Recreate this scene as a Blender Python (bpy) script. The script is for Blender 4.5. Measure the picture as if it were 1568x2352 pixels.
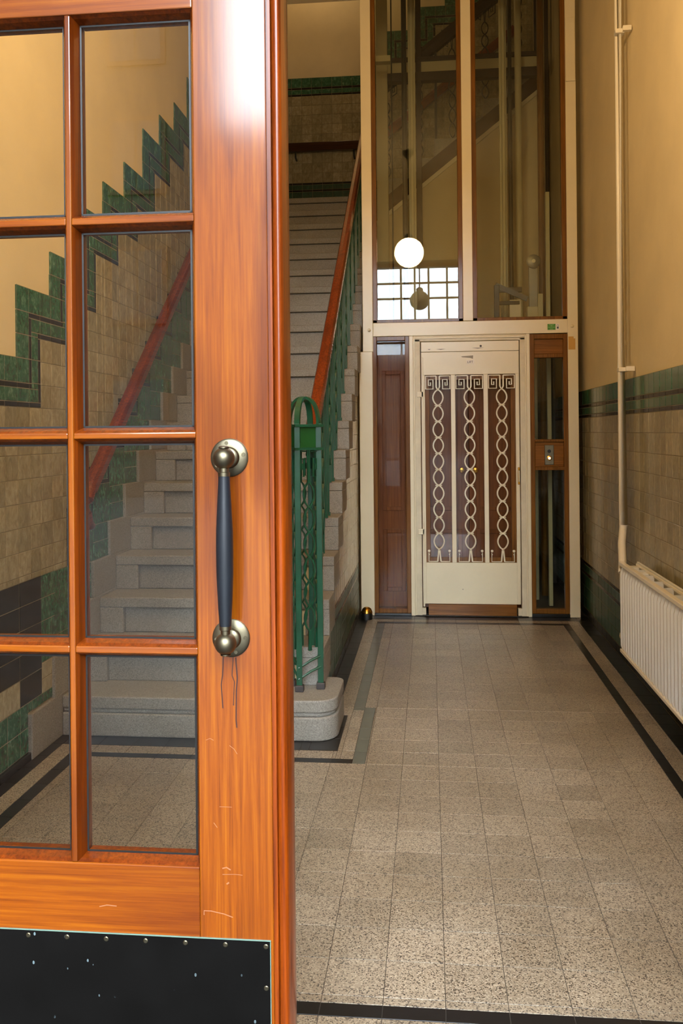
import bpy, math, random
from mathutils import Vector, Matrix
random.seed(7)
for o in list(bpy.data.objects): bpy.data.objects.remove(o)
scn = bpy.context.scene
col = scn.collection
PI = math.pi

# ------------------------------------------------------------------ camera
F_PX, PX, PY, CAM_H = 2030.0, 784.0, 992.0, 1.36
YAW, ROLL = math.atan(203 / 2030.0), 0.0095
fwd = Vector((-math.sin(YAW), math.cos(YAW), 0)); rgt0 = Vector((math.cos(YAW), math.sin(YAW), 0)); up0 = Vector((0, 0, 1))
rgt = rgt0 * math.cos(ROLL) - up0 * math.sin(ROLL); upv = up0 * math.cos(ROLL) + rgt0 * math.sin(ROLL)
cd = bpy.data.cameras.new('camera'); cam = bpy.data.objects.new('camera', cd); col.objects.link(cam)
M = Matrix((rgt, upv, -fwd)).transposed().to_4x4(); M.translation = (0, 0, CAM_H); cam.matrix_world = M
cd.sensor_fit = 'VERTICAL'; cd.sensor_height = 36.0; cd.lens = 36.0 * F_PX / 2352.0
cd.shift_y = -(1176 - PY) / 2352.0; cd.shift_x = 0.0; cd.clip_start = 0.05; cd.clip_end = 300
scn.camera = cam
def proj(p):
    v = Vector(p) - Vector((0, 0, CAM_H)); w = v.dot(fwd)
    if w < 0.05: return None
    return (PX + F_PX * v.dot(rgt) / w, PY - F_PX * v.dot(upv) / w)

# ------------------------------------------------------------------ world, light, exposure
W = bpy.data.worlds.new('World'); scn.world = W; W.use_nodes = True
bg = W.node_tree.nodes['Background']; bg.inputs[0].default_value = (0.82, 0.91, 1.0, 1); bg.inputs[1].default_value = 18.0
HALL_LAMP, STAIR_FILL = 54.0, 10.0
scn.view_settings.view_transform = 'Standard'; scn.view_settings.look = 'None'
scn.view_settings.gamma = 1.0; scn.view_settings.use_curve_mapping = False
scn.view_settings.exposure = 0.62

# ------------------------------------------------------------------ materials
def srgb(r, g, b): return tuple(((c / 255 / 12.92) if c / 255 <= .04045 else ((c / 255 + .055) / 1.055) ** 2.4) for c in (r, g, b)) + (1,)
class NT:
    def __init__(s, name):
        s.m = bpy.data.materials.new(name); s.m.use_nodes = True; s.t = s.m.node_tree; s.b = s.t.nodes['Principled BSDF']
    def n(s, typ, **kw):
        nd = s.t.nodes.new(typ)
        for k, v in kw.items(): setattr(nd, k, v)
        return nd
    def l(s, a, b): s.t.links.new(a, b)
    def pos(s, scale=(1, 1, 1)):
        g = s.n('ShaderNodeNewGeometry'); mp = s.n('ShaderNodeMapping'); mp.inputs['Scale'].default_value = scale
        s.l(g.outputs['Position'], mp.inputs['Vector']); return mp.outputs['Vector']
    def noise(s, vec, scale, detail=4, rough=.6, dist=0):
        nd = s.n('ShaderNodeTexNoise'); nd.inputs['Scale'].default_value = scale; nd.inputs['Detail'].default_value = detail
        nd.inputs['Roughness'].default_value = rough; nd.inputs['Distortion'].default_value = dist; s.l(vec, nd.inputs['Vector']); return nd.outputs['Fac']
    def ramp(s, fac, stops, const=False):
        nd = s.n('ShaderNodeValToRGB'); r = nd.color_ramp
        if const: r.interpolation = 'CONSTANT'
        while len(r.elements) < len(stops): r.elements.new(.5)
        for e, (p, c) in zip(r.elements, stops): e.position = p; e.color = c
        s.l(fac, nd.inputs['Fac']); return nd.outputs['Color']
    def mix(s, a, b, fac, mode='MIX'):
        nd = s.n('ShaderNodeMix', data_type='RGBA', blend_type=mode)
        if isinstance(fac, (int, float)): nd.inputs[0].default_value = fac
        else: s.l(fac, nd.inputs[0])
        for i, x in ((6, a), (7, b)):
            if isinstance(x, tuple): nd.inputs[i].default_value = x
            else: s.l(x, nd.inputs[i])
        return nd.outputs[2]
    def math(s, op, a, b=None):
        nd = s.n('ShaderNodeMath', operation=op)
        for i, x in enumerate((a, b)):
            if x is None: continue
            if isinstance(x, (int, float)): nd.inputs[i].default_value = x
            else: s.l(x, nd.inputs[i])
        return nd.outputs[0]
    def rnd(s):
        a = s.n('ShaderNodeObjectInfo').outputs['Random']; b = s.n('ShaderNodeNewGeometry').outputs['Random Per Island']
        return s.math('FRACT', s.math('ADD', a, b))
    def bump(s, h, strength=.2, dist=.002):
        nd = s.n('ShaderNodeBump'); nd.inputs['Strength'].default_value = strength; nd.inputs['Distance'].default_value = dist
        s.l(h, nd.inputs['Height']); s.l(nd.outputs[0], s.b.inputs['Normal'])
    def out(s, c=None, rough=.5, metal=0, spec=.5, coat=0, coat_r=.1, coat_ior=1.5):
        if c is not None:
            if isinstance(c, tuple): s.b.inputs['Base Color'].default_value = c
            else: s.l(c, s.b.inputs['Base Color'])
        if isinstance(rough, (int, float)): s.b.inputs['Roughness'].default_value = rough
        else: s.l(rough, s.b.inputs['Roughness'])
        s.b.inputs['Metallic'].default_value = metal; s.b.inputs['Specular IOR Level'].default_value = spec
        s.b.inputs['Coat Weight'].default_value = coat; s.b.inputs['Coat Roughness'].default_value = coat_r; s.b.inputs['Coat IOR'].default_value = coat_ior
        return s.m
MAT = {}
def wood(name, stops, axis, scale=1.0, coat=.8, coat_r=.12, stain=None, rough=.4, ior=1.42):
    t = NT(name); sc = [120, 120, 120]; sc[axis] = 3.0
    v = t.pos(tuple(x * scale for x in sc)); f = t.noise(v, 1.0, 6, .7, .3)
    c = t.ramp(f, stops)
    sc2 = [9, 9, 9]; sc2[axis] = 1.6
    f2 = t.noise(t.pos(tuple(sc2)), 1.0, 3, .55, .3)
    c = t.mix(c, stain or stops[0][1], t.ramp(f2, [(.50, (0, 0, 0, 1)), (.72, (.75, .75, .75, 1))]), 'MIX')
    t.bump(f, .08, .001)
    MAT[name] = t.out(c, rough, spec=.12, coat=coat, coat_r=coat_r, coat_ior=ior)
WS = [(.30, srgb(98, 40, 0)), (.5, srgb(128, 61, 0)), (.72, srgb(146, 80, 1))]
wood('door_wood_v', WS, 2, stain=srgb(70, 20, 0), coat=1, coat_r=.11, ior=1.52); wood('door_wood_h', WS, 0, stain=srgb(84, 27, 0), coat=1, coat_r=.11, ior=1.52)
wood('door_bead', [(.3, srgb(64, 20, 0)), (.7, srgb(118, 50, 2))], 2, coat_r=.1)
wood('rail_wood', [(.3, srgb(74, 22, 4)), (.7, srgb(140, 58, 16))], 1, coat_r=.16)
wood('oak_v', [(.3, srgb(86, 52, 12)), (.7, srgb(140, 92, 32))], 2, coat=.3); wood('oak_h', [(.3, srgb(96, 58, 14)), (.7, srgb(154, 100, 38))], 0, coat=.3)
wood('mahogany', [(.3, srgb(92, 48, 18)), (.7, srgb(140, 82, 38))], 2, coat=.3)
wood('string_brown', [(.3, srgb(48, 26, 12)), (.7, srgb(74, 42, 20))], 0, coat=.3)

def plain(name, rgb, rough=.5, metal=0, coat=0, var=.0, bump=0, nscale=6, coat_r=.1):
    t = NT(name); c = srgb(*rgb)
    if var:
        f = t.noise(t.pos(), nscale, 5, .6); c2 = tuple(x * (1 - var) for x in c[:3]) + (1,)
        c = t.mix(c2, c, t.ramp(f, [(.3, (0, 0, 0, 1)), (.65, (1, 1, 1, 1))]))
    if bump: t.bump(t.noise(t.pos(), 60, 4), bump, .003)
    MAT[name] = t.out(c, rough, metal, coat=coat, coat_r=coat_r)
plain('plaster', (226, 208, 168), .7, var=.10, bump=.25, nscale=2.5)
plain('ceiling_paint', (226, 214, 186), .8, var=.05)
plain('cream_paint', (232, 220, 186), .35, var=.06, nscale=4, coat=.3, coat_r=.25)
plain('cream_dirty', (222, 210, 178), .4, var=.16, nscale=9)
plain('rad_white', (232, 234, 230), .35, coat=.3)
plain('rad_inner', (196, 192, 180), .5)
plain('pipe_white', (236, 230, 214), .35, coat=.3)
plain('green_iron', (14, 82, 56), .32, coat=.5, var=.35, nscale=14, bump=.12, coat_r=.18)
plain('green_panel', (14, 78, 28), .4)
plain('iron_dark', (34, 36, 36), .45)
plain('dark_foot', (70, 66, 66), .6, var=.3, nscale=40)
plain('black_handle', (22, 27, 33), .42, var=.2, nscale=30)
plain('brass_old', (124, 116, 94), .4, 1.0, var=.3, nscale=30)
plain('brass', (200, 150, 62), .25, 1.0)
plain('screw', (120, 112, 90), .35, 1.0)
t = NT('kick'); vo = t.n('ShaderNodeTexVoronoi'); vo.inputs['Scale'].default_value = 55; t.l(t.pos((1, 1, .6)), vo.inputs['Vector'])
spk = t.math('MULTIPLY', t.math('LESS_THAN', vo.outputs['Distance'], .10), t.noise(t.pos(), 9, 3))
c = t.mix(t.mix(srgb(6, 5, 4), srgb(19, 18, 17), t.noise(t.pos(), 7, 5)), srgb(120, 138, 142), t.ramp(spk, [(.50, (0, 0, 0, 1)), (.62, (.6, .6, .6, 1))]))
MAT['kick'] = t.out(c, .4, spec=.05)
plain('verdigris', (104, 130, 116), .6)
plain('stain_dark', (56, 20, 2), .5)
plain('scratch_pale', (150, 96, 60), .6)
plain('black_rubber', (14, 14, 14), .5)
plain('white_label', (240, 236, 226), .5)
plain('ink', (60, 60, 70), .6)
plain('sticker_green', (66, 138, 34), .4)
plain('sticker_text', (150, 200, 120), .5)
plain('grey_tape', (150, 140, 120), .6)
plain('ochre_patch', (204, 158, 76), .6)
plain('grout_wall', (128, 120, 98), .9)
plain('grout_floor', (66, 60, 52), .9)
plain('asphalt', (46, 46, 46), .9, var=.2)
plain('porch_brick', (84, 60, 46), .85, var=.25, nscale=20)
plain('porch_white', (170, 164, 152), .8)
plain('house_brick', (54, 46, 40), .9, var=.2, nscale=4)
plain('house_white', (92, 82, 72), .9)
plain('porch_slate', (26, 26, 28), .8)
plain('window_dark', (40, 42, 44), .8)
plain('steel_dark', (62, 58, 50), .4, .6)
plain('grey_metal', (130, 126, 116), .4, .6)
plain('guide_paint', (196, 186, 150), .5)
plain('black_paint', (20, 20, 18), .4)
plain('dark_brown', (42, 24, 12), .5)
plain('lead_paint', (226, 224, 214), .5)

def terrazzo(name, base, dark, light, rough, tint_lo, tint_hi):
    t = NT(name); v = t.n('ShaderNodeTexVoronoi'); v.inputs['Scale'].default_value = 310; t.l(t.pos(), v.inputs['Vector'])
    sep = t.n('ShaderNodeSeparateColor'); t.l(v.outputs['Color'], sep.inputs[0])
    c = t.ramp(sep.outputs[0], [(0, dark), (.22, base), (.62, light), (.80, base)], True)
    v2 = t.n('ShaderNodeTexVoronoi'); v2.inputs['Scale'].default_value = 680; t.l(t.pos(), v2.inputs['Vector'])
    sp2 = t.n('ShaderNodeSeparateColor'); t.l(v2.outputs['Color'], sp2.inputs[0])
    c = t.mix(c, base, t.ramp(sp2.outputs[1], [(0, (0, 0, 0, 1)), (.62, (.6, .6, .6, 1))], True))
    c = t.mix(c, t.ramp(t.rnd(), [(0, tint_lo), (1, tint_hi)]), 1.0, 'MULTIPLY')
    f = t.noise(t.pos(), 1.6, 4, .6); c = t.mix(c, t.ramp(f, [(.35, (.80, .76, .70, 1)), (.65, (1, 1, 1, 1))]), 1.0, 'MULTIPLY')
    MAT[name] = t.out(c, t.math('ADD', t.math('MULTIPLY', f, .2), rough - .1), spec=.5)
terrazzo('terrazzo', srgb(162, 151, 134), srgb(60, 55, 50), srgb(192, 183, 166), .34, (.80, .78, .75, 1), (1, .98, .95, 1))
terrazzo('stone_step', srgb(150, 146, 138), srgb(126, 122, 116), srgb(168, 164, 154), .55, (.92, .92, .92, 1), (1, 1, 1, 1))
plain('floor_black', (26, 26, 27), .3, var=.3, nscale=9)
plain('floor_greygreen', (92, 96, 86), .3, var=.2, nscale=9)
plain('skirt_black', (20, 22, 21), .25, var=.3, nscale=12)

def tilemat(name, stops, rough, tint=.2, sc=26, coat=.3):
    t = NT(name); f = t.noise(t.pos((1, 1, .6)), sc, 6, .7, .8); c = t.ramp(f, stops)
    c = t.mix(c, t.ramp(t.rnd(), [(0, (1 - tint, 1 - tint, 1 - tint * 1.2, 1)), (1, (1, 1, 1, 1))]), 1.0, 'MULTIPLY')
    t.bump(t.noise(t.pos(), 18, 2), .1, .002)
    MAT[name] = t.out(c, rough, coat=coat, coat_r=.08)
tilemat('tile_beige', [(.3, srgb(136, 126, 100)), (.5, srgb(166, 156, 126)), (.72, srgb(196, 186, 160))], .28, .32, 34)
tilemat('tile_cream', [(.3, srgb(196, 186, 160)), (.55, srgb(222, 214, 190)), (.75, srgb(232, 226, 206))], .2, .12)
tilemat('tile_green', [(.32, srgb(28, 74, 54)), (.52, srgb(52, 104, 80)), (.72, srgb(116, 158, 132))], .22, .25, 40)
tilemat('tile_dkgreen', [(.32, srgb(20, 56, 42)), (.55, srgb(34, 78, 60)), (.75, srgb(62, 108, 86))], .3, .25, 40, .0)
tilemat('tile_black', [(.3, srgb(12, 13, 14)), (.7, srgb(28, 28, 29))], .2, .2, 26, .0)

def glass(name, tint=(.97, .98, .97, 1), f0=.04, dirt=0):
    t = NT(name); t.t.nodes.remove(t.b); g = t.n('ShaderNodeNewGeometry')
    d = t.n('ShaderNodeVectorMath', operation='DOT_PRODUCT'); t.l(g.outputs['Normal'], d.inputs[0]); t.l(g.outputs['Incoming'], d.inputs[1])
    k = t.math('POWER', t.math('SUBTRACT', 1.0, t.math('ABSOLUTE', d.outputs['Value'])), 5.0)
    F = t.math('ADD', t.math('MULTIPLY', k, 1 - f0), f0)
    tr = t.n('ShaderNodeBsdfTransparent'); tr.inputs[0].default_value = tint
    gl = t.n('ShaderNodeBsdfGlossy'); gl.inputs['Roughness'].default_value = 0.0
    mx = t.n('ShaderNodeMixShader'); t.l(F, mx.inputs[0]); t.l(tr.outputs[0], mx.inputs[1]); t.l(gl.outputs[0], mx.inputs[2])
    t.l(mx.outputs[0], t.t.nodes['Material Output'].inputs[0]); MAT[name] = t.m
glass('glass_door', f0=.022); glass('glass_low', (.95, .95, .93, 1), .012); glass('glass_lift', (.90, .92, .87, 1), .034); glass('glass_window', (.98, .99, 1, 1))
def emit(name, rgb, s):
    t = NT(name); t.b.inputs['Base Color'].default_value = (.9, .88, .82, 1); t.b.inputs['Emission Color'].default_value = rgb; t.b.inputs['Emission Strength'].default_value = s
    MAT[name] = t.m
emit('globe_lit', (1.0, .70, .36, 1), HALL_LAMP); emit('globe_fill', (1.0, .70, .36, 1), STAIR_FILL); emit('button_lit', (1, .9, .7, 1), .6)
plain('globe_off', (232, 222, 198), .2)

# ------------------------------------------------------------------ mesh helpers
ORG = {}
class MB:
    def __init__(s): s.v = []; s.f = []
    def box(s, x0, x1, y0, y1, z0, z1):
        n = len(s.v); s.v += [(x, y, z) for z in (z0, z1) for y in (y0, y1) for x in (x0, x1)]
        s.f += [tuple(n + i for i in q) for q in ((0, 2, 3, 1), (4, 5, 7, 6), (0, 1, 5, 4), (2, 6, 7, 3), (0, 4, 6, 2), (1, 3, 7, 5))]; return s
    def prism(s, pts, a, b):
        """pts: list of 3D points on one end; b: offset vector to the other end (a unused offset for the first)"""
        n = len(s.v); k = len(pts); A = Vector(a); B = Vector(b)
        s.v += [tuple(Vector(p) + A) for p in pts] + [tuple(Vector(p) + B) for p in pts]
        s.f += [tuple(range(n, n + k))[::-1], tuple(range(n + k, n + 2 * k))]
        s.f += [(n + i, n + (i + 1) % k, n + k + (i + 1) % k, n + k + i) for i in range(k)]; return s
    def tube(s, path, r, n=8, flat=None, closed=False, up=(0, 0, 1)):
        """sweep; flat=(half a, half b) makes a rectangular section: a sideways, b along the fixed 'up' reference"""
        P = [Vector(p) for p in path]; m = len(P); base = len(s.v); ref = Vector(up)
        rad = r if isinstance(r, (list, tuple)) else [r] * m
        for i, p in enumerate(P):
            if closed: d = P[(i + 1) % m] - P[i - 1]
            else: d = P[min(i + 1, m - 1)] - P[max(i - 1, 0)]
            d.normalize(); sd = d.cross(ref)
            if sd.length < 1e-4: sd = d.cross(Vector((1, 0, 0)))
            sd.normalize(); u = sd.cross(d).normalized()
            if flat:
                a, b = flat; ring = [sd * a + u * b, -sd * a + u * b, -sd * a - u * b, sd * a - u * b]
            else: ring = [(sd * math.cos(t) + u * math.sin(t)) * rad[i] for t in (2 * PI * j / n for j in range(n))]
            s.v += [tuple(p + q) for q in ring]
        n = 4 if flat else n
        for i in range(m if closed else m - 1):
            a = base + i * n; b = base + ((i + 1) % m) * n
            s.f += [(a + j, a + (j + 1) % n, b + (j + 1) % n, b + j) for j in range(n)]
        if not closed: s.f += [tuple(base + j for j in range(n))[::-1], tuple(base + (m - 1) * n + j for j in range(n))]
        return s
    def lathe(s, prof, c, axis='z', n=20):
        base = len(s.v); k = len(prof); c = Vector(c)
        for (r, h) in prof:
            for j in range(n):
                t = 2 * PI * j / n; q = (r * math.cos(t), r * math.sin(t), h)
                if axis == 'y': q = (q[0], q[2], q[1])
                elif axis == 'x': q = (q[2], q[0], q[1])
                s.v.append(tuple(c + Vector(q)))
        for i in range(k - 1):
            s.f += [(base + i * n + j, base + i * n + (j + 1) % n, base + (i + 1) * n + (j + 1) % n, base + (i + 1) * n + j) for j in range(n)]
        s.f += [tuple(base + j for j in range(n))[::-1], tuple(base + (k - 1) * n + j for j in range(n))]
        return s
    def sphere(s, c, r, n=20, h=12): return s.lathe([(max(r * math.sin(PI * i / h), .0004), -r * math.cos(PI * i / h)) for i in range(h + 1)], c, 'z', n)
    def build(s, name, mat, parent=None, smooth=False, bevel=0, org=None, seg=2):
        o0 = Vector(ORG[parent.name]) if parent else Vector(org or (0, 0, 0))
        me = bpy.data.meshes.new(name); me.from_pydata([tuple(Vector(v) - o0) for v in s.v], [], s.f)
        me.materials.append(MAT[mat])
        import bmesh
        bm = bmesh.new(); bm.from_mesh(me); bmesh.ops.recalc_face_normals(bm, faces=bm.faces); bm.to_mesh(me); bm.free()
        if smooth:
            for p in me.polygons: p.use_smooth = True
            try: me.set_sharp_from_angle(angle=math.radians(40))
            except Exception: pass
        o = bpy.data.objects.new(name, me); col.objects.link(o)
        if parent: o.parent = parent
        else: o.location = o0
        ORG[o.name] = tuple(o0)
        if bevel:
            b = o.modifiers.new('bevel', 'BEVEL'); b.width = bevel; b.segments = seg; b.limit_method = 'ANGLE'
        return o
def bx(*a): return MB().box(*a)
def tag(o, label=None, cat=None, group=None, kind=None):
    if label: o['label'] = label
    if cat: o['category'] = cat
    if group: o['group'] = group
    if kind: o['kind'] = kind
    return o
def thing(name, loc, label, cat, group=None, kind=None):
    o = bpy.data.objects.new(name, None); o.empty_display_size = .1; col.objects.link(o); o.location = loc; ORG[o.name] = tuple(loc)
    return tag(o, label, cat, group, kind)
def struct(o, label=None): return tag(o, label, None, None, 'structure')
def copy_tree(o, parent=None):
    c = o.copy(); col.objects.link(c); c.parent = parent; ORG[c.name] = ORG[o.name]
    for ch in o.children: copy_tree(ch, c)
    return c

# tiles: rects are (u0,u1,v0,v1,material,name); plane maps (u,v,n)->world
TILE_CACHE = {}
def tile_mesh_data(w, h, t, fr):
    c = min(.0018, t * .4) if abs(fr[2].z) < .5 else .0006; a, b = w / 2, h / 2
    pts = [(-a, -b, 0), (a, -b, 0), (a, b, 0), (-a, b, 0), (-a, -b, t - c), (a, -b, t - c), (a, b, t - c), (-a, b, t - c), (-a + c, -b + c, t), (a - c, -b + c, t), (a - c, b - c, t), (-a + c, b - c, t)]
    fs = [(8, 9, 10, 11)] + [(i, (i + 1) % 4, 4 + (i + 1) % 4, 4 + i) for i in range(4)] + [(4 + i, 4 + (i + 1) % 4, 8 + (i + 1) % 4, 8 + i) for i in range(4)]
    v = [tuple(fr[0] * p[0] + fr[1] * p[1] + fr[2] * p[2]) for p in pts]
    if fr[0].cross(fr[1]).dot(fr[2]) < 0: fs = [tuple(reversed(f)) for f in fs]
    return v, fs
def lay_tiles(parent, origin, fr, rects, t=.008, gap=.0028, clip=(0, 1568, 0, 2352), cap=300, grout='grout_wall', sink=.0012, stuff='small_tiles'):
    fr = [Vector(x) for x in fr]; origin = Vector(origin); po = Vector(ORG[parent.name])
    scored = []
    for r in rects:
        u0, u1, v0, v1 = r[:4]
        if u1 - u0 < gap * 2 or v1 - v0 < gap * 2: continue
        cs = [origin + fr[0] * u + fr[1] * v for u, v in ((u0, v0), (u1, v0), (u1, v1), (u0, v1))]
        q = [proj(c) for c in cs]; area = 0
        if all(q):
            cx = sum(a[0] for a in q) / 4; cy = sum(a[1] for a in q) / 4
            if clip[0] <= cx <= clip[1] and clip[2] <= cy <= clip[3]:
                area = abs(sum(q[i][0] * q[(i + 1) % 4][1] - q[(i + 1) % 4][0] * q[i][1] for i in range(4))) / 2
        scored.append((area, r))
    scored.sort(key=lambda x: -x[0])
    single = [r for a, r in scored[:cap] if a > 60]; rest = [r for a, r in scored[len(single):]]
    for r in single:
        w, h = round(r[1] - r[0] - gap, 4), round(r[3] - r[2] - gap, 4); key = (w, h, t, r[4], tuple(fr[0]), tuple(fr[1]), tuple(fr[2]))
        if key not in TILE_CACHE:
            v, f = tile_mesh_data(w, h, t, fr); me = bpy.data.meshes.new(r[5]); me.from_pydata(v, [], f); me.materials.append(MAT[r[4]]); TILE_CACHE[key] = me
        o = bpy.data.objects.new(r[5], TILE_CACHE[key]); col.objects.link(o); o.parent = parent
        o.location = origin + fr[0] * (r[0] + r[1]) / 2 + fr[1] * (r[2] + r[3]) / 2 + fr[2] * random.uniform(-sink, 0) - po
    for m in sorted({r[4] for r in rest}):
        vv, ff = [], []
        for r in rest:
            if r[4] != m: continue
            v, f = tile_mesh_data(r[1] - r[0] - gap, r[3] - r[2] - gap, t, fr)
            c = origin + fr[0] * (r[0] + r[1]) / 2 + fr[1] * (r[2] + r[3]) / 2 + fr[2] * random.uniform(-sink, 0) - po; n = len(vv)
            vv += [tuple(Vector(p) + c) for p in v]; ff += [tuple(n + i for i in q) for q in f]
        me = bpy.data.meshes.new(stuff); me.from_pydata(vv, [], ff); me.materials.append(MAT[m])
        o = bpy.data.objects.new(stuff, me); col.objects.link(o); o.parent = parent; o['kind'] = 'stuff'
    vv, ff = [], []                                            # grout bed behind the tiles
    for r in [x[1] for x in scored]:
        n = len(vv); c = [origin + fr[0] * u + fr[1] * v + fr[2] * (t * .72) - po for u, v in ((r[0], r[2]), (r[1], r[2]), (r[1], r[3]), (r[0], r[3]))]
        vv += [tuple(x) for x in c]; ff.append((n, n + 1, n + 2, n + 3))
    me = bpy.data.meshes.new('grout'); me.from_pydata(vv, [], ff); me.materials.append(MAT[grout])
    o = bpy.data.objects.new('grout', me); col.objects.link(o); o.parent = parent; o['kind'] = 'stuff'
def split(a, b, step, start=None):
    """cut points of [a,b] on a grid of the given step"""
    s = a if start is None else start; k = math.ceil((a - s) / step + 1e-6); pts = [a]
    x = s + k * step
    while x < b - 1e-4:
        if x > a + .004: pts.append(x)
        x += step
    pts.append(b); return list(zip(pts[:-1], pts[1:]))

# ------------------------------------------------------------------ main dimensions
XL, XR, XS = -1.68, 1.12, -.53          # left wall, right wall, stair side wall (tile faces)
YD, YL, YB = 1.45, 6.53, 9.50           # door face, lift front, back wall
YI = 1.74                               # inner face of the front wall
ZC, ZT = 4.59, 8.0                      # hall ceiling, stairwell top
R_, T_, Y0 = .1788, .2332, 3.85         # riser, tread, first nose
NST = 20; ZL = NST * R_; YN = Y0 + (NST - 1) * T_
TH = .008                               # tile thickness

# ------------------------------------------------------------------ floor
floor = struct(bx(XL - .3, XR + .3, YD - .02, YB + .3, -.3, -TH).build('floor', 'grout_floor'), 'speckled terrazzo tile floor with black border lines')
# field and borders (x0,x1,y0,y1)
fr_floor = ((1, 0, 0), (0, 1, 0), (0, 0, 1)); rects = []
TW = .148; GX = .024; GY = 3.603
def fill(x0, x1, y0, y1, mat, name, sx=TW, sy=TW, gx=GX, gy=GY):
    for a, b in split(x0, x1, sx, gx - 60 * sx):
        for c, d in split(y0, y1, sy, gy - 60 * sy): rects.append((a, b, c, d, mat, name))
T, K, G = 'terrazzo', 'floor_black', 'floor_greygreen'
fill(-1.49, .912, 2.093, 3.61, T, 'floor_tile'); fill(XL, XR, YI - .3, 2.045, T, 'floor_tile')
fill(XL, XR, 2.045, 2.093, K, 'border_tile', .148, 1)
fill(-.278, .912, 3.61, 4.35, T, 'floor_tile'); fill(-.331, .912, 4.35, 6.268, T, 'floor_tile')
# right: black line, terrazzo strip, black band
fill(.912, .957, 2.093, 6.268, K, 'border_tile', 1); fill(.957, 1.035, 2.093, 6.405, T, 'floor_tile', 1); fill(1.035, XR, 2.093, 6.6, K, 'border_tile', 1)
# front of lift
fill(-.385, .957, 6.268, 6.325, K, 'border_tile', TW, 1); fill(-.46, .957, 6.325, 6.405, T, 'floor_tile', TW, 1); fill(XS, 1.035, 6.405, 6.6, K, 'border_tile', TW, 1)
# stair side
fill(-.385, -.331, 4.305, 6.268, G, 'border_tile', 1); fill(-.46, -.385, 4.225, 6.325, T, 'floor_tile', 1); fill(XS, -.46, 4.225, 6.405, K, 'border_tile', 1)
fill(-.331, -.278, 3.61, 4.35, G, 'border_tile', 1); fill(-.385, -.331, 3.66, 4.305, T, 'floor_tile', 1); fill(-.405, -.385, 3.66, 4.225, T, 'floor_tile', 1)
fill(XS, -.405, 3.745, 4.225, K, 'border_tile', 1, .148)
# in front of the first step
fill(-1.49, -.331, 3.61, 3.66, K, 'border_tile', TW, 1); fill(-1.545, -.405, 3.66, 3.745, T, 'floor_tile', TW, 1); fill(-1.62, XS, 3.745, 3.95, K, 'border_tile', TW, 1)
# left side
fill(-1.545, -1.49, 2.093, 3.66, K, 'border_tile', 1); fill(-1.62, -1.545, 2.093, 3.745, T, 'floor_tile', 1); fill(XL, -1.62, 2.093, 3.95, K, 'border_tile', 1)
lay_tiles(floor, (0, 0, -TH), fr_floor, rects, TH, .0016, grout='grout_floor', cap=300, sink=.0006)

# ------------------------------------------------------------------ right wall
wall_r = struct(bx(XR + TH, XR + .3, YI - .3, YB + .2, -.1, ZT).build('wall_right', 'plaster'), 'cream plaster wall above mottled beige tiles, right of the hall')
TY, RH = .1098, .1048
def flat_rows(u0, u1, zb, base, start=3.475):
    R = []
    zs = [('skirt_black', 0, .058, .148, 'skirting_tile')] if base else []
    zs += [('tile_dkgreen', .058, .138, TY, 'green_tile'), ('tile_dkgreen', .138, .218, TY, 'green_tile'), ('tile_dkgreen', .218, .300, TY, 'green_tile'),
           ('tile_black', .300, .322, .11, 'black_tile'), ('tile_dkgreen', .322, .375, TY, 'green_tile'), ('tile_black', .375, .397, .11, 'black_tile')]
    zs += [('tile_beige', .397 + i * RH, .397 + (i + 1) * RH, TY, 'beige_tile') for i in range(10)]
    zs += [('tile_black', 1.445, 1.468, .11, 'black_tile'), ('tile_green', 1.468, 1.518, TY, 'green_tile'), ('tile_black', 1.518, 1.541, .11, 'black_tile'), ('tile_green', 1.541, 1.645, TY, 'green_tile')]
    for i, (m, a, b, w, n) in enumerate(zs):
        for c, d in split(u0, u1, w, start - 60 * w + (i % 2) * 0): R.append((c, d, zb + a, zb + b, m, n))
    return R
lay_tiles(wall_r, (XR + TH, 0, 0), ((0, 1, 0), (0, 0, 1), (-1, 0, 0)), flat_rows(YI, 8.3, 0, True), TH, clip=(1325, 1568, 0, 2352))

# ------------------------------------------------------------------ left wall with stepped tile borders
wall_l = struct(bx(XL - .3, XL - TH, YI - .3, YB + .2, -.1, ZT).build('wall_left', 'plaster'), 'cream plaster wall with stepped green tile border along the stairs')
R = []
UY, UZ = .1098, .1
ups = [(3.475, 1.98), (3.80, 2.18), (4.128, 2.48), (4.458, 2.68), (4.787, 2.88), (5.117, 3.18), (5.446, 3.38), (5.776, 3.58), (6.105, 3.88), (6.435, 4.08), (6.764, 4.28), (7.094, 4.58), (7.423, 4.78), (7.753, 4.98), (8.08, 5.13)]
up_c = [(YI, 1.68)] + ups; yend = YB
LAY = [(0, .5, 'tile_green', 'green_tile'), (.5, .61, 'tile_black', 'black_tile'), (.61, .89, 'tile_green', 'green_tile'), (.89, 1.0, 'tile_black', 'black_tile')]
BY, BZ = 2 * UY, .205
for a, b, m, n in LAY:
    for k, (yk, zk) in enumerate(up_c):
        yn = up_c[k + 1][0] if k + 1 < len(up_c) else None
        y_lo = yk + (a * BY if k else 0); y_hi = min((yn + b * BY) if yn else yend, yend)
        for c, d in split(y_lo, y_hi, UY, 3.475 - 40 * UY): R.append((c, d, zk - b * BZ, zk - a * BZ, m, n))
        if k:
            zp = up_c[k - 1][1]
            for c, d in split(zp - a * BZ, zk - b * BZ, UZ, .08): R.append((yk + a * BY, yk + b * BY, c, d, m, n))
def upper_limit(y):
    z = up_c[0][1]
    for k, (yk, zk) in enumerate(up_c):
        if k and y > yk + BY - 1e-4: z = zk
    return z - BZ
lows = [(3.55 + .2325 * k, .19 + .1788 * k) for k in range(21)]
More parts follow.
